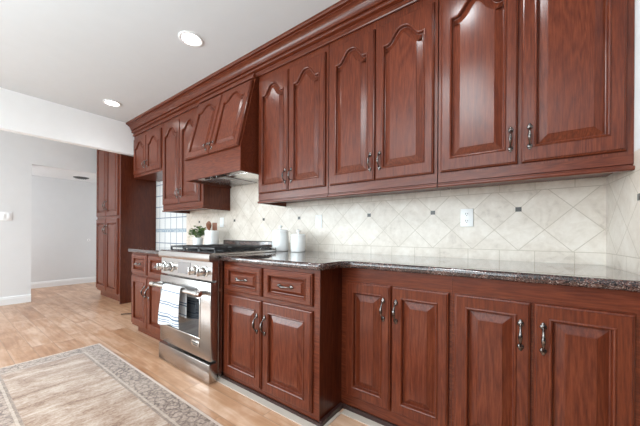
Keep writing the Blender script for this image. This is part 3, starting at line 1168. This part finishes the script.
zb = 0.930
spoon('wooden_spoon', (cxk - 0.03, cyk - 0.01, zb), (cxk - 0.012, cyk - 0.030, 1.140), 0.034, 'brown wooden spoon with the wide oval head leaning left in the crock')
spoon('wooden_spatula', (cxk + 0.035, cyk + 0.02, zb), (cxk + 0.045, cyk + 0.010, 1.125), 0.030, 'brown flat wooden spatula leaning right in the crock', False)
spoon('wooden_spoon', (cxk + 0.0, cyk + 0.035, zb), (cxk + 0.015, cyk - 0.045, 1.125), 0.024, 'brown small wooden spoon, lowest of the utensils in the crock')

# potted herb
px, py = -3.395, -0.195
t = thing('potted_plant', 'small green leafy plant in a white pot, left of the utensil crock', 'plant', (px, py, 0.914))
MB().lathe([(0.050, 0.0), (0.056, 0.004), (0.064, 0.105), (0.064, 0.112), (0.059, 0.112), (0.055, 0.095), (0.001, 0.094)], (px, py, 0.914), 30).build('pot', M['ceramic'], t, 50)
MB().lathe([(0.0545, 0.0), (0.0545, 0.004), (0.001, 0.006)], (px, py, 1.0085), 20).build('soil', M['soil'], t)
lv, st = MB(), MB()
rnd = random.Random(4)
for i in range(44):
    a = rnd.uniform(0, 2 * PI)
    el = rnd.uniform(0.45, 1.35)
    ln_ = rnd.uniform(0.08, 0.17)
    b = Vector((px + 0.03 * math.cos(a) * rnd.random(), py + 0.03 * math.sin(a) * rnd.random(), 1.012))
    dv = Vector((math.cos(a) * math.cos(el), math.sin(a) * math.cos(el), math.sin(el)))
    tp = b + dv * ln_
    st.tube([b, (b + tp) / 2 + Vector((0, 0, 0.006)), tp], 0.0016, 5)
    for j in range(3):
        f = 0.55 + 0.22 * j
        c = b + (tp - b) * min(f, 1.0)
        aa = a + rnd.uniform(-1.6, 1.6)
        ld = Vector((math.cos(aa) * 0.8, math.sin(aa) * 0.8, rnd.uniform(-0.1, 0.7))).normalized()
        sd = ld.cross(Vector((0, 0, 1))).normalized()
        L2, w2 = rnd.uniform(0.045, 0.072), rnd.uniform(0.014, 0.020)
        up = sd.cross(ld).normalized()
        if (c + ld * L2).y > -0.012:
            ld.y = -abs(ld.y)
        vs = [c, c + ld * L2 * 0.35 + sd * w2 + up * 0.004, c + ld * L2 * 0.75 + sd * w2 * 0.7 + up * 0.002, c + ld * L2 - up * 0.006,
              c + ld * L2 * 0.75 - sd * w2 * 0.7 + up * 0.002, c + ld * L2 * 0.35 - sd * w2 + up * 0.004, c + ld * L2 * 0.5 - up * 0.002]
        lv.add(vs, [(0, 1, 6), (1, 2, 6), (2, 3, 6), (3, 4, 6), (4, 5, 6), (5, 0, 6)], 1 if rnd.random() < 0.4 else 0)
lv.build('leaves', [M['leaf'], M['leaf2']], t, 80)
st.build('stems', M['leaf'], t, 80)

# ---------------------------------------------------------------- plates on the walls


def plate(name, x, z, label, kind):
    t = thing(name, label, 'outlet' if kind == 'outlet' else 'switch', (x, 0, z))
    MB().box(x - 0.040 if kind == 'outlet' else x - 0.038, x + 0.040 if kind == 'outlet' else x + 0.038, -0.0075, -0.0005, z - 0.062, z + 0.062, 0, 0.003).build('cover_plate', M['plastic'], t)
    if kind == 'outlet':
        for dz in (-0.024, 0.024):
            s = MB().box(x - 0.017, x + 0.017, -0.0095, -0.0075, z + dz - 0.0165, z + dz + 0.0165, 0, 0.0015)
            f = s.build('socket', M['plastic'], t)
            q = MB()
            for dx, h in ((-0.0065, 0.0055), (0.0065, 0.0045)):
                q.box(x + dx - 0.0016, x + dx + 0.0016, -0.0099, -0.0094, z + dz + 0.003 - h, z + dz + 0.003 + h)
            q.lathe([(0.0026, 0), (0.0026, 0.0005)], (x, -0.0094, z + dz - 0.009), 10, axis='Y')
            q.build('slots', M['slot'], f, 0)
    else:
        MB().box(x - 0.017, x + 0.017, -0.011, -0.0075, z - 0.034, z + 0.034, 0, 0.002).build('rocker', M['plastic'], t)
    return t


plate('switch_plate', -1.620, 1.197, 'white rocker switch plate on the tile right of the canisters', 'switch')
plate('electrical_outlet', -0.343, 1.196, 'white double electrical outlet on the tile above the bare right counter', 'outlet')
plate('switch_plate', -3.165, 1.222, 'white switch plate on the tile behind the wooden utensils', 'switch')
# switch on the left wall
t = thing('light_switch', 'white double light switch on the white wall left of the hall opening', 'switch', (XL, -1.55, 1.318))
MB().box(XL + 0.0005, XL + 0.0075, -1.610, -1.490, 1.255, 1.382, 0, 0.003).build('cover_plate', M['plastic'], t)
for yy in (-1.578, -1.522):
    MB().box(XL + 0.0075, XL + 0.012, yy - 0.016, yy + 0.016, 1.285, 1.352, 0, 0.002).build('rocker', M['plastic'], t)
# hall wall cap
t = thing('wall_jack', 'tiny white round jack on the far hall wall', 'jack', (XF, -0.192, 0.927))
MB().lathe([(0.030, 0.0005), (0.030, 0.006), (0.024, 0.009)], (XF, -0.192, 0.927), 18, axis='X').build('cover_plate', M['plastic'], t)
MB().lathe([(0.008, 0.0085), (0.008, 0.0105)], (XF, -0.192, 0.927), 12, axis='X').build('socket', M['vent'], t)
# round vent on the hall ceiling
t = thing('ceiling_vent', 'dark round vent in the hall ceiling', 'vent', (-7.18, -0.45, 2.183))
MB().lathe([(0.125, 0.0), (0.120, -0.010), (0.100, -0.014)], (-7.18, -0.45, 2.1825), 28).build('frame', M['vent'], t)
v_ = MB()
for i in range(7):
    yy = -0.45 - 0.075 + i * 0.025
    hw = math.sqrt(max(0.0, 0.095 ** 2 - (yy + 0.45) ** 2))
    v_.box(-7.18 - hw, -7.18 + hw, yy - 0.004, yy + 0.004, 2.160, 2.169)
v_.build('louvre', M['slot'], t)

# ---------------------------------------------------------------- recessed ceiling lights


def downlight(x, y, label):
    t = thing('recessed_light', label, 'ceiling light', (x, y, ZC), 'recessed ceiling lights')
    MB().lathe([(0.098, -0.0005), (0.098, -0.006), (0.090, -0.010), (0.078, -0.008), (0.072, -0.003)], (x, y, ZC), 36, cap=False).build('trim_ring', M['trim'], t, 60)
    MB().lathe([(0.074, -0.004), (0.060, -0.0055), (0.001, -0.006)], (x, y, ZC), 32).build('lens', M['lamp'], t)
    d = bpy.data.lights.new('lamp', 'SPOT')
    d.energy = 9
    d.spot_size = 2.6
    d.spot_blend = 0.8
    d.shadow_soft_size = 0.07
    d.color = (0.95, 0.98, 1.0)
    l = bpy.data.objects.new('lamp', d)
    COL.objects.link(l)
    l.parent = t
    l.location = (0, 0, -0.02)


downlight(-2.337, -0.889, 'bright recessed ceiling light nearest the range hood')
downlight(-4.304, -0.841, 'bright recessed ceiling light farther off, near the white header')

# ---------------------------------------------------------------- rug
o = MB().box(RUG[0], RUG[1], RUG[2], RUG[3], 0.0005, 0.010, 0, 0.003).build('runner_rug', M['rug'], None, 30)
tag(o, 'faded beige and brown patterned runner rug on the plank floor in front of the range', 'rug')

# unseen panel light added above the camera to put highlights on the doors
t = thing('added_panel_light', 'white framed flat panel light, unseen, added on the ceiling for highlights', 'ceiling light', (-0.62, -2.45, ZC))
fr = MB()
for a, b_, c, d_ in ((-0.90, -0.34, -3.20, -3.17), (-0.90, -0.34, -1.73, -1.70), (-0.90, -0.87, -3.17, -1.73), (-0.37, -0.34, -3.17, -1.73)):
    fr.box(a, b_, c, d_, ZC - 0.035, ZC - 0.0005)
fr.box(-0.87, -0.37, -3.17, -1.73, ZC - 0.012, ZC - 0.0005)
fr.build('frame', M['trim'], t, 30)
pd = bpy.data.lights.new('lamp', 'AREA')
pd.shape = 'RECTANGLE'
pd.size, pd.size_y = 0.48, 1.42
pd.energy = 22
pd.color = (0.90, 0.97, 1.0)
po = bpy.data.objects.new('lamp', pd)
COL.objects.link(po)
po.parent = t
po.location = (0, 0, -0.02)
